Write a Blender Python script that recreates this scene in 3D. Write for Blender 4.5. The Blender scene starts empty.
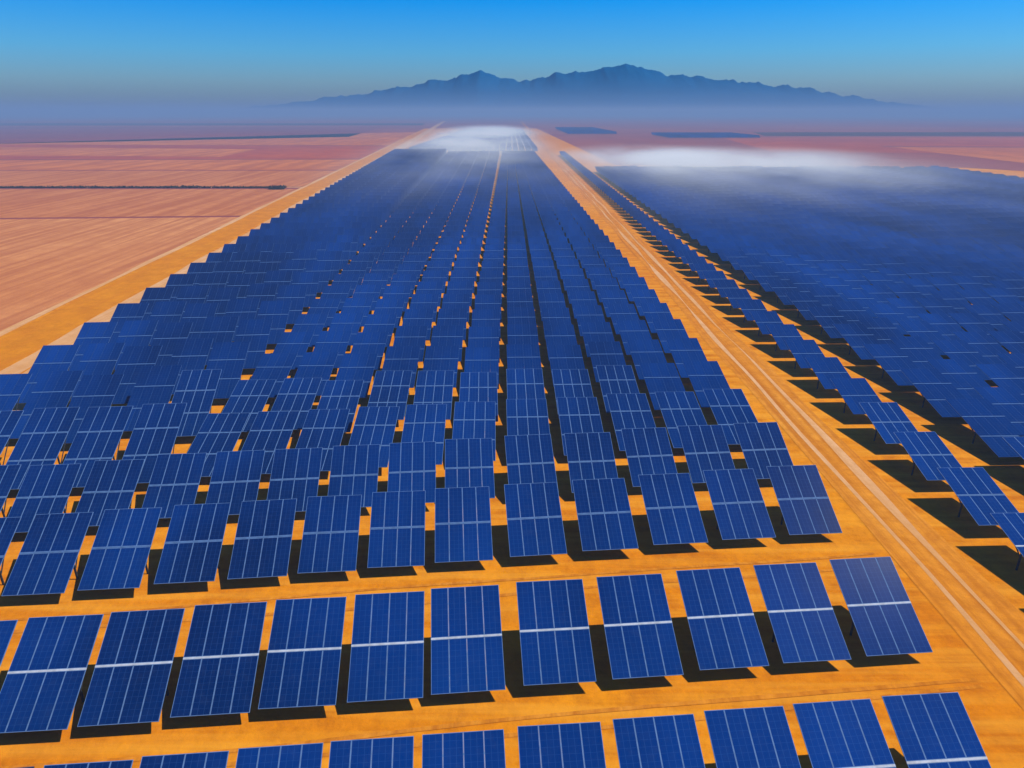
import bpy, math, random, bmesh
from mathutils import Vector, Matrix, noise
random.seed(7)
scene=bpy.context.scene
col=scene.collection
R=math.radians

# ---------------------------------------------------------------- materials
def newmat(name):
    m=bpy.data.materials.new(name); m.use_nodes=True
    nt=m.node_tree; nt.nodes.clear()
    out=nt.nodes.new('ShaderNodeOutputMaterial')
    return m,nt,out
def N(nt,t,**kw):
    n=nt.nodes.new(t)
    for k,v in kw.items(): setattr(n,k,v)
    return n
def mixc(nt,f,a,b,bt='MIX'):
    n=nt.nodes.new('ShaderNodeMix'); n.data_type='RGBA'; n.blend_type=bt
    for s,v in ((n.inputs[0],f),(n.inputs[6],a),(n.inputs[7],b)):
        if isinstance(v,bpy.types.NodeSocket): nt.links.new(v,s)
        else: s.default_value=v if not isinstance(v,tuple) else (*v,1) if len(v)==3 else v
    return n.outputs[2]
def math_(nt,op,a,b=None,c=None):
    n=nt.nodes.new('ShaderNodeMath'); n.operation=op
    for i,v in enumerate((a,b,c)):
        if v is None: continue
        if isinstance(v,bpy.types.NodeSocket): nt.links.new(v,n.inputs[i])
        else: n.inputs[i].default_value=v
    return n.outputs[0]
def pos(nt,scale=(1,1,1),rot=0):
    g=N(nt,'ShaderNodeNewGeometry')
    mp=N(nt,'ShaderNodeMapping'); mp.inputs['Scale'].default_value=scale; mp.inputs['Rotation'].default_value=(0,0,rot)
    nt.links.new(g.outputs['Position'],mp.inputs['Vector'])
    return mp.outputs[0]
def noisef(nt,vec,scale,detail=4,rough=.55,lo=.35,hi=.65):
    n=N(nt,'ShaderNodeTexNoise'); n.inputs['Scale'].default_value=scale; n.inputs['Detail'].default_value=detail; n.inputs['Roughness'].default_value=rough
    nt.links.new(vec,n.inputs['Vector'])
    r=N(nt,'ShaderNodeMapRange'); r.inputs[1].default_value=lo; r.inputs[2].default_value=hi
    nt.links.new(n.outputs[0],r.inputs[0])
    return r.outputs[0]
def dirt(name,c1,c2,c3,big=.02,fine=.6,stripe=None,streak=None,streakcol=None,bump=.3):
    m,nt,out=newmat(name)
    b=N(nt,'ShaderNodeBsdfPrincipled'); b.inputs['Roughness'].default_value=.95
    b.inputs['Specular IOR Level'].default_value=0
    c=mixc(nt,noisef(nt,pos(nt),big,5),c1,c2)
    f=noisef(nt,pos(nt),fine,7,.75,.4,.72)
    c=mixc(nt,math_(nt,'MULTIPLY',f,.75),c,c3)
    if streak:
        s=noisef(nt,pos(nt,streak),1,4,.6,.42,.68)
        c=mixc(nt,math_(nt,'MULTIPLY',s,.75),c,streakcol)
    if stripe:
        period,rot,sc=stripe
        s=noisef(nt,pos(nt,(1/period,.012,1),rot),1,3,.6,.4,.6)
        c=mixc(nt,math_(nt,'MULTIPLY',s,.65),c,sc)
    nt.links.new(c,b.inputs['Base Color'])
    bn=N(nt,'ShaderNodeTexNoise'); bn.inputs['Scale'].default_value=1.7; bn.inputs['Detail'].default_value=4
    nt.links.new(pos(nt),bn.inputs['Vector'])
    bp=N(nt,'ShaderNodeBump'); bp.inputs['Strength'].default_value=bump; bp.inputs['Distance'].default_value=.3
    nt.links.new(bn.outputs[0],bp.inputs['Height']); nt.links.new(bp.outputs[0],b.inputs['Normal'])
    nt.links.new(b.outputs[0],out.inputs[0])
    return m
M_park=dirt('park_soil',(.72,.215,.003),(.82,.30,.006),(.38,.09,.003),.05,.45,streak=(.05,.9,1),streakcol=(.84,.35,.025))
M_road=dirt('road_dirt',(.74,.25,.012),(.80,.33,.035),(.46,.13,.006),.05,.6,streak=(1.6,.02,1),streakcol=(.46,.13,.006))
M_roadL=dirt('pale_road_dirt',(.72,.38,.16),(.80,.48,.25),(.58,.27,.09),.04,.4,streak=(1.2,.02,1),streakcol=(.64,.30,.09))
M_verge=dirt('verge_dirt',(.72,.25,.004),(.76,.29,.006),(.42,.115,.004),.04,.25,streak=(.9,.03,1),streakcol=(.64,.20,.006))
M_far=dirt('plain_soil',(.30,.075,.065),(.38,.11,.075),(.20,.055,.06),.0022,.02)
M_f1=dirt('ploughed_soil',(.66,.25,.080),(.76,.33,.12),(.50,.165,.06),.012,.2,stripe=(2.2,R(-38),(.42,.125,.045)))
M_f1b=dirt('harrowed_soil',(.60,.21,.065),(.68,.26,.09),(.44,.13,.05),.012,.2,stripe=(3.4,R(75),(.40,.11,.04)))
M_f2=dirt('fallow_soil',(.64,.18,.04),(.72,.24,.06),(.42,.11,.04),.006,.05,stripe=(9,R(80),(.40,.11,.045)))
M_f3=dirt('red_soil',(.56,.12,.035),(.40,.085,.045),(.28,.055,.05),.004,.04)
M_f4=dirt('mauve_soil',(.24,.06,.07),(.32,.08,.075),(.16,.048,.06),.004,.04)
M_scrub=dirt('scrub',(.08,.035,.03),(.12,.05,.035),(.05,.03,.02),.02,.2)

def simple(name,c,rough=.5,metal=0):
    m,nt,out=newmat(name)
    b=N(nt,'ShaderNodeBsdfPrincipled'); b.inputs['Roughness'].default_value=rough; b.inputs['Metallic'].default_value=metal
    b.inputs['Specular IOR Level'].default_value=.05
    f=noisef(nt,pos(nt),3,3)
    cc=mixc(nt,f,c,tuple(x*.75 for x in c))
    nt.links.new(cc,b.inputs['Base Color']); nt.links.new(b.outputs[0],out.inputs[0])
    return m
M_alu=simple('aluminium',(.13,.24,.46),.6)
M_rail=simple('pale_rail',(.55,.60,.68),.6)
M_steel=simple('galvanised_steel',(.05,.055,.07),.6)
M_back=simple('back_sheet',(.02,.02,.025),.8)
M_leaf=simple('dry_foliage',(.06,.05,.025),.9)
M_rail2=simple('grey_rail',(.09,.18,.38),.6)
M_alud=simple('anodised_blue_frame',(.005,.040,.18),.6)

def glassmat():
    m,nt,out=newmat('photovoltaic_glass')
    b=N(nt,'ShaderNodeBsdfPrincipled'); b.inputs['Roughness'].default_value=.25
    b.inputs['Specular IOR Level'].default_value=.012
    uv=N(nt,'ShaderNodeUVMap'); sep=N(nt,'ShaderNodeSeparateXYZ'); nt.links.new(uv.outputs[0],sep.inputs[0])
    def line(s,n,w):
        f=math_(nt,'FRACT',math_(nt,'MULTIPLY',s,n))
        a=math_(nt,'ABSOLUTE',math_(nt,'SUBTRACT',f,.5))
        return math_(nt,'GREATER_THAN',a,.5-w)
    l=math_(nt,'MAXIMUM',line(sep.outputs[0],3.0,.03),line(sep.outputs[1],9.0,.02))
    g=N(nt,'ShaderNodeNewGeometry')
    rnd=g.outputs['Random Per Island']
    c=mixc(nt,rnd,(.0010,.033,.185),(.0018,.046,.255))
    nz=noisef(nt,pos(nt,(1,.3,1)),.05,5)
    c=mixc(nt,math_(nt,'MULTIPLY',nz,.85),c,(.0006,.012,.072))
    dust=noisef(nt,pos(nt),2.2,6,.7,.5,.85)
    c=mixc(nt,math_(nt,'MULTIPLY',dust,.06),c,(.18,.24,.28))
    c=mixc(nt,math_(nt,'MULTIPLY',l,.3),c,(.05,.15,.40))
    nt.links.new(c,b.inputs['Base Color']); nt.links.new(b.outputs[0],out.inputs[0])
    return m
M_glass=glassmat()
MATS=[M_glass,M_alu,M_back,M_rail,M_steel,M_rail2,M_alud]

# ---------------------------------------------------------------- table geometry
W=3.7; RW=.11; MW=W/4-.007
ident=lambda x,y,z:Vector((x,y,z))
class MB:
    def __init__(s): s.v=[];s.f=[];s.m=[];s.uv=[]
    def face(s,pts,mi,uvs=None):
        b=len(s.v); s.v+= [tuple(p) for p in pts]; s.f.append(tuple(range(b,b+len(pts)))); s.m.append(mi)
        s.uv+= uvs if uvs else [(.5,.5)]*len(pts)
    def box(s,fn,a,b,mi,skiptop=False):
        (x0,y0,z0),(x1,y1,z1)=a,b
        c=[fn(x0,y0,z0),fn(x1,y0,z0),fn(x1,y1,z0),fn(x0,y1,z0),fn(x0,y0,z1),fn(x1,y0,z1),fn(x1,y1,z1),fn(x0,y1,z1)]
        fs=[(3,2,1,0),(0,1,5,4),(1,2,6,5),(2,3,7,6),(3,0,4,7)]
        if not skiptop: fs.append((4,5,6,7))
        for q in fs: s.face([c[i] for i in q],mi)
    def mesh(s,name):
        me=bpy.data.meshes.new(name); me.from_pydata(s.v,[],s.f)
        for m in MATS: me.materials.append(m)
        me.polygons.foreach_set('material_index',s.m)
        u=me.uv_layers.new(name='UVMap'); fl=[c for p in s.uv for c in p]; u.data.foreach_set('uv',fl)
        me.update(); return me
class Table:
    def __init__(s,L,beta,rows,zl=.8):
        s.L=L; s.b=R(beta); s.rows=rows; s.c=math.cos(s.b); s.s=math.sin(s.b); s.zl=zl
        s.ML=(L-RW*(rows-1))/rows; s.HC=L*s.c/2; s.zm=zl+L/2*s.s
    def P(s,a,t,n=0): return Vector((a,-s.L*s.c/2+t*s.c-n*s.s, s.zl+t*s.s+n*s.c))
    def ring(s,mb,fn,s0,t0,n,mi):
        f=.026; s1=s0+MW; t1=t0+s.ML
        O=[(s0,t0),(s1,t0),(s1,t1),(s0,t1)]; I=[(s0+f,t0+f),(s1-f,t0+f),(s1-f,t1-f),(s0+f,t1-f)]
        for i in range(4):
            j=(i+1)%4
            mb.face([fn(*O[i],n),fn(*O[j],n),fn(*I[j],n),fn(*I[i],n)],mi)
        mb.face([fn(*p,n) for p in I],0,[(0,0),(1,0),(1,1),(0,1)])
    def module(s,mb,fn,s0,t0,full=True,mi=1):
        s.ring(mb,fn,s0,t0,.045,mi); ML=s.ML
        if full: mb.box(fn,(s0,t0,0),(s0+MW,t0+ML,.045),1,skiptop=True)
        else: mb.face([fn(s0,t0+ML,0),fn(s0+MW,t0+ML,0),fn(s0+MW,t0,0),fn(s0,t0,0)],2)
    def mods(s):
        for r in range(s.rows):
            for c in range(4): yield (-W/2+.0035+c*W/4, r*(s.ML+RW))
    def rail(s,mb,fn,mi=3):
        for r in range(1,s.rows):
            t=r*(s.ML+RW)-RW
            mb.box(fn,(-W/2,t+.004,.005),(W/2,t+RW-.004,.055),mi)
    def frame(s,mb,fn):
        L=s.L
        for t in (.9,L/2,L-.9): mb.box(fn,(-W/2+.05,t-.04,-.085),(W/2-.05,t+.04,-.005),4)
        for a in (-1.25,1.25): mb.box(fn,(a-.04,.3,-.19),(a+.04,L-.3,-.088),4)
    def post(s,mb,a,fn=ident,br=True):
        mb.box(fn,(a-.05,-.05,-.1),(a+.05,.05,s.zm-.2),4)
        if not br: return
        A=Vector((a+.07,.0,.9)); B=s.P(a+.07,s.L-1.3,-.19)
        d=(B-A).normalized(); u=Vector((1,0,0))*.03; w=d.cross(Vector((1,0,0))).normalized()*.03
        c=[A-u-w,A+u-w,A+u+w,A-u+w,B-u-w,B+u-w,B+u+w,B-u+w]
        for q in [(0,1,5,4),(1,2,6,5),(2,3,7,6),(3,0,4,7),(3,2,1,0),(4,5,6,7)]: mb.face([fn(*c[i]) for i in q],4)
    def full(s,mi,rmi):
        mb=MB()
        for s0,t0 in s.mods(): s.module(mb,s.P,s0,t0,True,mi)
        s.rail(mb,s.P,rmi); s.frame(mb,s.P)
        for a in (-1.25,1.25): s.post(mb,a)
        return mb.mesh('solar_table')
TS=Table(5.75,29,2); TL=Table(8.75,13,3); TR=Table(5.9,16,2,1.1); TH_=Table(8.6,26,3)
KIND={}
for T in (TS,TL,TR,TH_):
    d={}
    mb=MB(); T.module(mb,lambda s,t,n:T.P(s,t,n)-T.P(0,0,0),0,0); d['mod']=mb.mesh('solar_module')
    mb=MB(); T.rail(mb,T.P); d['rail']=mb.mesh('centre_rail')
    mb=MB(); T.rail(mb,T.P,5); d['rail2']=mb.mesh('centre_rail')
    mb=MB(); T.frame(mb,T.P); d['frame']=mb.mesh('support_frame')
    mb=MB(); T.post(mb,0); d['post']=mb.mesh('support_post')
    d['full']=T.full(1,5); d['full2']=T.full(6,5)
    KIND[T]=d

# ---------------------------------------------------------------- layout
H=29.0; TH=R(21.5); F=692
def proj(x,y,z):
    d=y*math.cos(TH)+(H-z)*math.sin(TH)
    if d<1: return None
    dn=(H-z)*math.cos(TH)-y*math.sin(TH)
    return 512+F*x/d,384+F*dn/d,d
YAW=R(4.5)
tabs=[]
def put(x,y,T=TS,far=False,sc=1,sx=1):
    pr=[proj(x+dx,y+dy,z) for dx,dy,z in((-2.2,-T.HC,.8),(2.2,-T.HC,.8),(-2.2,T.HC,3.6),(2.2,T.HC,3.6))]
    pr=[p for p in pr if p]
    if not pr: return
    if min(p[0] for p in pr)>1250 or max(p[0] for p in pr)<-230 or min(p[1] for p in pr)>900: return
    vis=min(p[0] for p in pr)<1020 and max(p[0] for p in pr)>4 and min(p[1] for p in pr)<764
    tabs.append((math.hypot(x,y),x,y,vis,far,sc,sx,T))
HC=TS.HC
def colx(c,i,pl,pr): return c+i*(pl if i<0 else pr)
for i in range(-8,6):
    x=colx(-1.95,i,3.92,4.25); put(x,17.9+HC+(x+2)*.10,sc=.97,sx=1.04 if i>0 else 1)
for i in range(-11,6):
    x=colx(-2.45,i,4.30,4.78); put(x,27.65+HC+(x+2.6)*.115,sx=1.05)
rr=random.Random(3)
for i in range(-10,6):
    ph=rr.uniform(-.3,.3); ph2=rr.uniform(-1.6,1.6) if i<0 else rr.uniform(-.4,.4)
    y0=39.1; r=0
    while y0<514:
        x=colx(-3.4,i,4.47,5.0)
        x+= (y0-39)*(.0062*i if i<0 else -.0026*i) -.003*(y0-39)
        tall=(i<=-6 and r>=2)
        T=TS if r<2 else (TH_ if tall else TL)
        yy=y0+T.HC+(x+2.6)*.13*(1 if y0<60 else .9)
        if r>0: yy+=ph
        if r>2: yy+=ph2
        if i<0: sx=(4.47+.0062*(y0-39)-.72)/W if r>1 else 1.02
        else: sx=1.06
        put(x,yy,T,sx=sx); r+=1
        y0+= 7.9 if r==1 else (6.3 if r==2 else (8.5 if not tall else 9.2))
for r in range(-2,74):
    put(35.5,32.5+r*6.6,TR)
for i in range(0,58):
    x=44.6+i*4.6
    top=372 if x<222 else 292
    if x>285: top=240
    y=30+(x-42)*.13+rr.uniform(0,6)
    while y<top:
        put(x,y,TL,sx=1.12); y+=8.55
for r in range(0,60):
    for i in range(-14,6): put(-3.3+i*5-.012*i*r-4,560+r*10,far=True)
for r in range(0,30):
    for i in range(0,14): put(78+i*4.8,1000+r*10,far=True)
for r in range(0,12):
    for i in range(0,22): put(184+i*4.8,850+r*10,far=True)
tabs.sort(key=lambda t:t[0])
GROUP='solar tables of the power plant'
def lab(t):
    _,x,y=t[:3]
    if x>33 and x<40: return 'blue solar table in single file beside the dirt access road'
    if x>40: return 'blue tilted solar table in a dense array on orange soil'
    if y<34: return 'blue solar table with white centre rail on orange soil'
    return 'blue tilted solar table in a packed column on orange soil'
stuff=MB(); nind=0; NEAR=52
for k,t in enumerate(tabs):
    d,x,y,vis,far,sc,sx,T=t
    x+=random.uniform(-.04,.04); y+=random.uniform(-.05,.05)
    yaw=(YAW if T in (TS,TH_) else R(1.5))+R(random.gauss(0,.3)); tilt=R(random.gauss(0,.35)) if not far else 0
    roll=R(random.gauss(0,.25))
    piv=Vector((0,0,T.zm))
    Mx=Matrix.Translation((x,y,0))@Matrix.Rotation(yaw,4,'Z')@Matrix.Diagonal((sc*sx,sc,sc,1))
    J=Matrix.Translation(piv)@Matrix.Rotation(tilt,4,'X')@Matrix.Rotation(roll,4,'Y')@Matrix.Translation(-piv)
    if vis and nind<300:
        K=KIND[T]
        if nind<NEAR:
            e=bpy.data.objects.new('solar_table',None); e.empty_display_size=.5; col.objects.link(e)
            e.matrix_world=Mx
            def child(me,nm,mat):
                o=bpy.data.objects.new(nm,me); col.objects.link(o); o.parent=e; o.matrix_local=mat
            for s0,t0 in T.mods(): child(K['mod'],'solar_module',J@Matrix.Translation(T.P(s0,t0)))
            child(K['rail'] if y<36 or x>33 else K['rail2'],'centre_rail',J); child(K['frame'],'support_frame',J)
            for s in (-1.25,1.25): child(K['post'],'support_post',Matrix.Translation((s,0,0)))
        else:
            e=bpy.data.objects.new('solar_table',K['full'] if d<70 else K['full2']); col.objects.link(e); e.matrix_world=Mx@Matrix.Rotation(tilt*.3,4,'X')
        e['label']=lab(t); e['category']='solar panel'; e['group']=GROUP
        nind+=1
    else:
        X=Mx@J
        fn=lambda s,tt,n:X@T.P(s,tt,n)
        if far:
            stuff.face([fn(-W/2,0,0),fn(W/2,0,0),fn(W/2,T.L,0),fn(-W/2,T.L,0)],0)
        else:
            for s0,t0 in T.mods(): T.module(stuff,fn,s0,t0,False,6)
            for q in range(1,T.rows):
                tt=q*(T.ML+RW)-RW
                stuff.box(fn,(-W/2,tt+.004,.005),(W/2,tt+RW-.004,.045),6)
            for s in (-1.25,1.25): T.post(stuff,s,lambda a,b,c:Mx@Vector((a,b,c)),False)
o=bpy.data.objects.new('solar_array',stuff.mesh('solar_array')); col.objects.link(o)
o['kind']='stuff'; o['label']='distant mass of blue solar tables in long columns'; o['category']='solar panels'
print('tables',len(tabs),'ind',nind)

# ---------------------------------------------------------------- ground sheets
def sheet(name,pts,z,mat,label,kind='structure'):
    me=bpy.data.meshes.new(name); me.from_pydata([(x,y,z) for x,y in pts],[],[tuple(range(len(pts)))]); me.materials.append(mat); me.update()
    o=bpy.data.objects.new(name,me); col.objects.link(o); o['kind']=kind; o['label']=label; o['category']=name.replace('_',' ')
    return o
def strip(name,xc,w,y0,y1,z,mat,label,jit=.35,step=6,dx=0):
    v=[];f=[]; n=0; y=y0; s=step
    while y<=y1:
        a=xc-w/2+noise.noise(Vector((y*.05,1.3,xc)))*jit*2+dx*y; b=xc+w/2+noise.noise(Vector((y*.05,7.3,xc)))*jit*2+dx*y
        v+=[(a,y,z),(b,y,z)]
        if n: f.append((2*n-2,2*n-1,2*n+1,2*n))
        n+=1; y+=s; s=step if y<300 else step*5
    me=bpy.data.meshes.new(name); me.from_pydata(v,[],f); me.materials.append(mat); me.update()
    o=bpy.data.objects.new(name,me); col.objects.link(o); o['kind']='structure'; o['label']=label; o['category']=name.replace('_',' ')
def crossstrip(yc,w,x0,x1,z,mat,label):
    v=[];f=[];n=0;x=x0
    while x<=x1:
        q=noise.noise(Vector((x*.06,yc*3,0)))*.5
        y=yc+.118*x+q
        ww=w*(.7+.6*abs(noise.noise(Vector((x*.2,yc,4)))))
        v+=[(x,y-ww/2,z),(x,y+ww/2,z)]
        if n: f.append((2*n-2,2*n,2*n+1,2*n-1))
        n+=1; x+=1.5
    me=bpy.data.meshes.new('tyre_track'); me.from_pydata(v,[],f); me.materials.append(mat); me.update()
    o=bpy.data.objects.new('tyre_track',me); col.objects.link(o); o['kind']='structure'; o['label']=label; o['category']='tyre track'
DX=-.07
EX=lambda y:-65.2+DX*y
sheet('ground',[(-16000,-300),(16000,-300),(16000,16000),(-16000,16000)],0,M_far,'flat mauve desert plain reaching the horizon')
sheet('park_ground',[(EX(-60)-1,-60),(420,-60),(420,240),(300,330),(250,400),(60,420),(45,1350),(EX(1350),1350)],.02,M_park,'orange bare soil under the solar arrays')
sheet('farmland',[(-900,-60),(EX(-60),-60),(EX(208),208),(-900,150)],.03,M_f1,'ploughed tan farmland with faint furrows')
sheet('farmland',[(-900,153),(EX(211),211),(EX(287),287),(-900,281)],.03,M_f1b,'darker harrowed farmland strip')
sheet('farmland',[(-1200,296),(EX(297),297),(EX(380),380),(-1200,375)],.03,M_f1b,'darker harrowed farmland strip')
sheet('farmland',[(-1200,380),(EX(385),385),(EX(470),470),(-1200,440)],.03,M_f2,'pale orange fallow farmland')
sheet('farmland',[(-1500,448),(EX(478),478),(EX(660),660),(-1500,760)],.03,M_f3,'reddish bare farmland')
sheet('farmland',[(-420,520),(-200,500),(-210,600),(-460,640)],.034,M_f2,'pale orange fallow farmland')
sheet('farmland',[(-2600,780),(-500,700),(-200,900),(-260,1500),(-3000,1500)],.03,M_f4,'dark mauve farmland')
sheet('farmland',[(-520,690),(EX(670),670),(EX(1100),1100),(-190,1080)],.03,M_f2,'pale orange fallow farmland')
sheet('farmland',[(300,345),(900,300),(1100,560),(330,640)],.03,M_f2,'pale orange bare farmland')
sheet('farmland',[(200,560),(320,545),(330,660),(900,600),(1400,900),(250,880)],.034,M_f3,'reddish fallow farmland')
sheet('farmland',[(320,930),(1600,930),(2000,1150),(360,1100)],.038,M_scrub,'dark scrub land strip')
sheet('farmland',[(-3000,1550),(-200,1650),(-230,1950),(-3000,2050)],.038,M_scrub,'dark scrub land strip')
strip('dirt_road',-51.2,9.4,-60,2400,.045,M_roadL,'pale dirt road beside ploughed farmland',.6,dx=DX)
strip('dirt_road',-65,1.4,-60,1200,.05,M_roadL,'narrow pale track edging ploughed farmland',.25,dx=DX)
strip('road_verge',-60.2,8.2,-60,1200,.034,M_verge,'orange earth verge between track and dirt road',.4,dx=DX)
strip('dirt_road',28.9,4.8,-60,2400,.045,M_road,'orange dirt access road with worn ruts',.3)
for xx in (28.0,29.9):
    strip('tyre_track',xx,.42,-60,600,.055,M_roadL,'pale tyre track pressed into dirt road',.3,3)
for xx in (-52.8,-51.0):
    strip('tyre_track',xx,.35,-60,500,.055,M_verge,'worn tyre track pressed into pale dirt road',.4,3,dx=DX)
for yc in (25.7,26.5,36.6,37.9):
    crossstrip(yc,.3,-48,26,.05,M_road,'worn tyre track between rows of solar tables')

def hedge(x0,x1,y,h,label,n):
    v=[];f=[]
    for i in range(n):
        x=random.uniform(x0,x1)
        hh=h*(.6+.8*random.random())*(1+.5*noise.noise(Vector((x*.05,y,0))))
        c=Vector((x,y+random.gauss(0,.8),random.uniform(0,hh)))
        a=Vector((random.gauss(0,1),random.gauss(0,1),random.gauss(0,1))).normalized()*.35
        b=Vector((random.gauss(0,1),random.gauss(0,1),random.gauss(0,1))).normalized()*.35
        k=len(v); v+=[c-a,c+b,c+a,c-b]; f.append((k,k+1,k+2,k+3))
    me=bpy.data.meshes.new('hedge'); me.from_pydata([tuple(p) for p in v],[],f); me.materials.append(M_leaf)
    o=bpy.data.objects.new('hedge',me); col.objects.link(o); o['kind']='stuff'; o['label']=label; o['category']='hedge'
hedge(-420,-92,291,.6,'low dark scrub hedge between dry fields',9000)
hedge(-97,-91,286,1.0,'dark bush clump at the field corner',500)
sheet('field_path',[(-900,288),(-86,293),(-86,295.5),(-900,291)],.036,M_roadL,'narrow pale path between dry fields')

# ---------------------------------------------------------------- mountains
prof=[(-3400,0),(-2700,45),(-2118,102),(-1605,171),(-1138,215),(-765,284),(-532,319),(-299,385),(-112,325),(168,302),(448,354),(728,385),(933,430),(1194,414),(1427,366),(1754,325),(2127,292),(2594,245),(2967,195),(3350,135),(3700,95),(4200,50),(4700,0),(5700,0)]
def pf(x):
    for (a,h1),(b,h2) in zip(prof,prof[1:]):
        if a<=x<=b: return h1+(h2-h1)*(x-a)/(b-a)
    return 0
NX,NY=560,51; v=[];f=[]
for j in range(NY):
    y=5900+j*44
    t=(y-7000)/1100
    for i in range(NX):
        x=-3400+i*9100/(NX-1)
        w=max(0,1-abs(t))
        k=min(1,pf(x)/150)
        z=pf(x)*w+ noise.fractal(Vector((x*.006,y*.001,5)),.8,2.1,5)*38*k*w**5
        if w<=0: z=-20
        v.append((x,y,max(z,-20)-4))
for j in range(NY-1):
    for i in range(NX-1):
        k=j*NX+i; f.append((k,k+1,k+NX+1,k+NX))
me=bpy.data.meshes.new('mountain_range'); me.from_pydata(v,[],f)
m,nt,out=newmat('haze_tinted_rock')
b=N(nt,'ShaderNodeBsdfPrincipled'); b.inputs['Roughness'].default_value=1; b.inputs['Specular IOR Level'].default_value=0
c=mixc(nt,noisef(nt,pos(nt),.004,6),(.001,.095,.25),(.002,.105,.27)); nt.links.new(c,b.inputs['Base Color']); nt.links.new(b.outputs[0],out.inputs[0])  # blue of distant haze is painted into the rock colour
me.materials.append(m); me.shade_smooth()
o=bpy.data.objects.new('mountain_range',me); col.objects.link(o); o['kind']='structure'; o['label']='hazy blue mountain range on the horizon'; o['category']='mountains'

# ---------------------------------------------------------------- haze and fog volumes
def volmat(name,c,dens):
    m,nt,out=newmat(name)
    s=N(nt,'ShaderNodeVolumePrincipled'); s.inputs['Color'].default_value=(*c,1); s.inputs['Density'].default_value=dens
    nt.links.new(s.outputs[0],out.inputs['Volume']); return m,nt,s
def hazebox(a,b,dens):
    mbx=MB(); mbx.box(ident,a,b,0)
    me=bpy.data.meshes.new('haze'); me.from_pydata(mbx.v,[],mbx.f)
    me.materials.append(volmat('haze_air',(.44,.64,.96),dens)[0])
    bm=bmesh.new(); bm.from_mesh(me); bmesh.ops.remove_doubles(bm,verts=bm.verts,dist=.001); bm.to_mesh(me); bm.free()
    o=bpy.data.objects.new('haze',me); col.objects.link(o); o['kind']='structure'; o['label']='thin blue ground haze over the plain'; o['category']='haze'
hazebox((-15500,-250,-3),(15500,15500,42),.00078)
hazebox((-15000,2500,-2.5),(15000,15000,150),.00005)
def fogmat(name,dmax,emi):
    m,nt,s=volmat(name,(.97,.98,1.0),.0)
    tc=N(nt,'ShaderNodeTexCoord')
    vl=N(nt,'ShaderNodeVectorMath',operation='LENGTH'); nt.links.new(tc.outputs['Object'],vl.inputs[0])
    fall=math_(nt,'MAXIMUM',math_(nt,'SUBTRACT',1.0,vl.outputs['Value']),0)
    fall=math_(nt,'POWER',fall,2.0)
    nz=noisef(nt,pos(nt,(.022,.012,.08)),1,4,.6,.34,.66)
    dn=math_(nt,'MULTIPLY',math_(nt,'MULTIPLY',fall,nz),dmax)
    nt.links.new(dn,s.inputs['Density'])
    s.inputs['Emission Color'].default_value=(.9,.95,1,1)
    nt.links.new(math_(nt,'MULTIPLY',dn,emi),s.inputs['Emission Strength'])  # self-glow stands in for light scattered many times inside the fog
    return m
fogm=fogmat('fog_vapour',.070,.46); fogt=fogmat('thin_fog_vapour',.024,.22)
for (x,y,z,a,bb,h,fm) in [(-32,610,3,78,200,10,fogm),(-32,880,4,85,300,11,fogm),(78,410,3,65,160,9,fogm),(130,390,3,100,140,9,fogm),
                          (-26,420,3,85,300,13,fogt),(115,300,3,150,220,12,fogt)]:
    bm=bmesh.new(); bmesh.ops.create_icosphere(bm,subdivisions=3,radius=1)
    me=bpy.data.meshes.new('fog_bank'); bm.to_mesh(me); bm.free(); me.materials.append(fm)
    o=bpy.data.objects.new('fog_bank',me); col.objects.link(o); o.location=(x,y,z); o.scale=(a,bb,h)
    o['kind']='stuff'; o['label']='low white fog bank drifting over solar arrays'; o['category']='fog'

# ---------------------------------------------------------------- world, sun, camera
sd=Vector((.56,.02,.83)).normalized()
w=bpy.data.worlds.new('World'); scene.world=w; w.use_nodes=True
nt=w.node_tree; bg=nt.nodes['Background']; bg.inputs['Strength'].default_value=.1
sky=nt.nodes.new('ShaderNodeTexSky'); sky.sky_type='NISHITA'; sky.sun_disc=False
sky.sun_elevation=math.asin(sd.z); sky.sun_rotation=math.atan2(sd.x,sd.y)
tc=nt.nodes.new('ShaderNodeTexCoord'); sp=nt.nodes.new('ShaderNodeSeparateXYZ'); nt.links.new(tc.outputs['Generated'],sp.inputs[0])
cr=nt.nodes.new('ShaderNodeValToRGB'); nt.links.new(sp.outputs[2],cr.inputs[0])
E=cr.color_ramp.elements
E[0].position=0; E[0].color=(.46,.62,.95,1)
E[1].position=.5; E[1].color=(.12,.28,.65,1)
for p,c in ((.035,(.42,.76,1.20)),(.07,(.24,.82,1.45)),(.13,(.002,.70,1.62))):
    e=E.new(p); e.color=(*c,1)
mx=nt.nodes.new('ShaderNodeMix'); mx.data_type='RGBA'; mx.blend_type='MULTIPLY'; mx.inputs[0].default_value=1
nt.links.new(sky.outputs[0],mx.inputs[6]); nt.links.new(cr.outputs[0],mx.inputs[7]); nt.links.new(mx.outputs[2],bg.inputs[0])
sl=bpy.data.lights.new('Sun','SUN'); sl.energy=4.3; sl.angle=R(.5); sl.color=(1,.95,.86)
so=bpy.data.objects.new('Sun',sl); col.objects.link(so); so.rotation_euler=sd.to_track_quat('Z','Y').to_euler()
cam=bpy.data.cameras.new('Camera'); cam.lens=F/1024*36; cam.sensor_width=36; cam.clip_end=40000; cam.clip_start=.5
co=bpy.data.objects.new('Camera',cam); col.objects.link(co); co.location=(0,0,H); co.rotation_euler=(R(90)-TH,0,0); scene.camera=co
scene.view_settings.view_transform='Standard'; scene.view_settings.look='None'; scene.view_settings.exposure=0
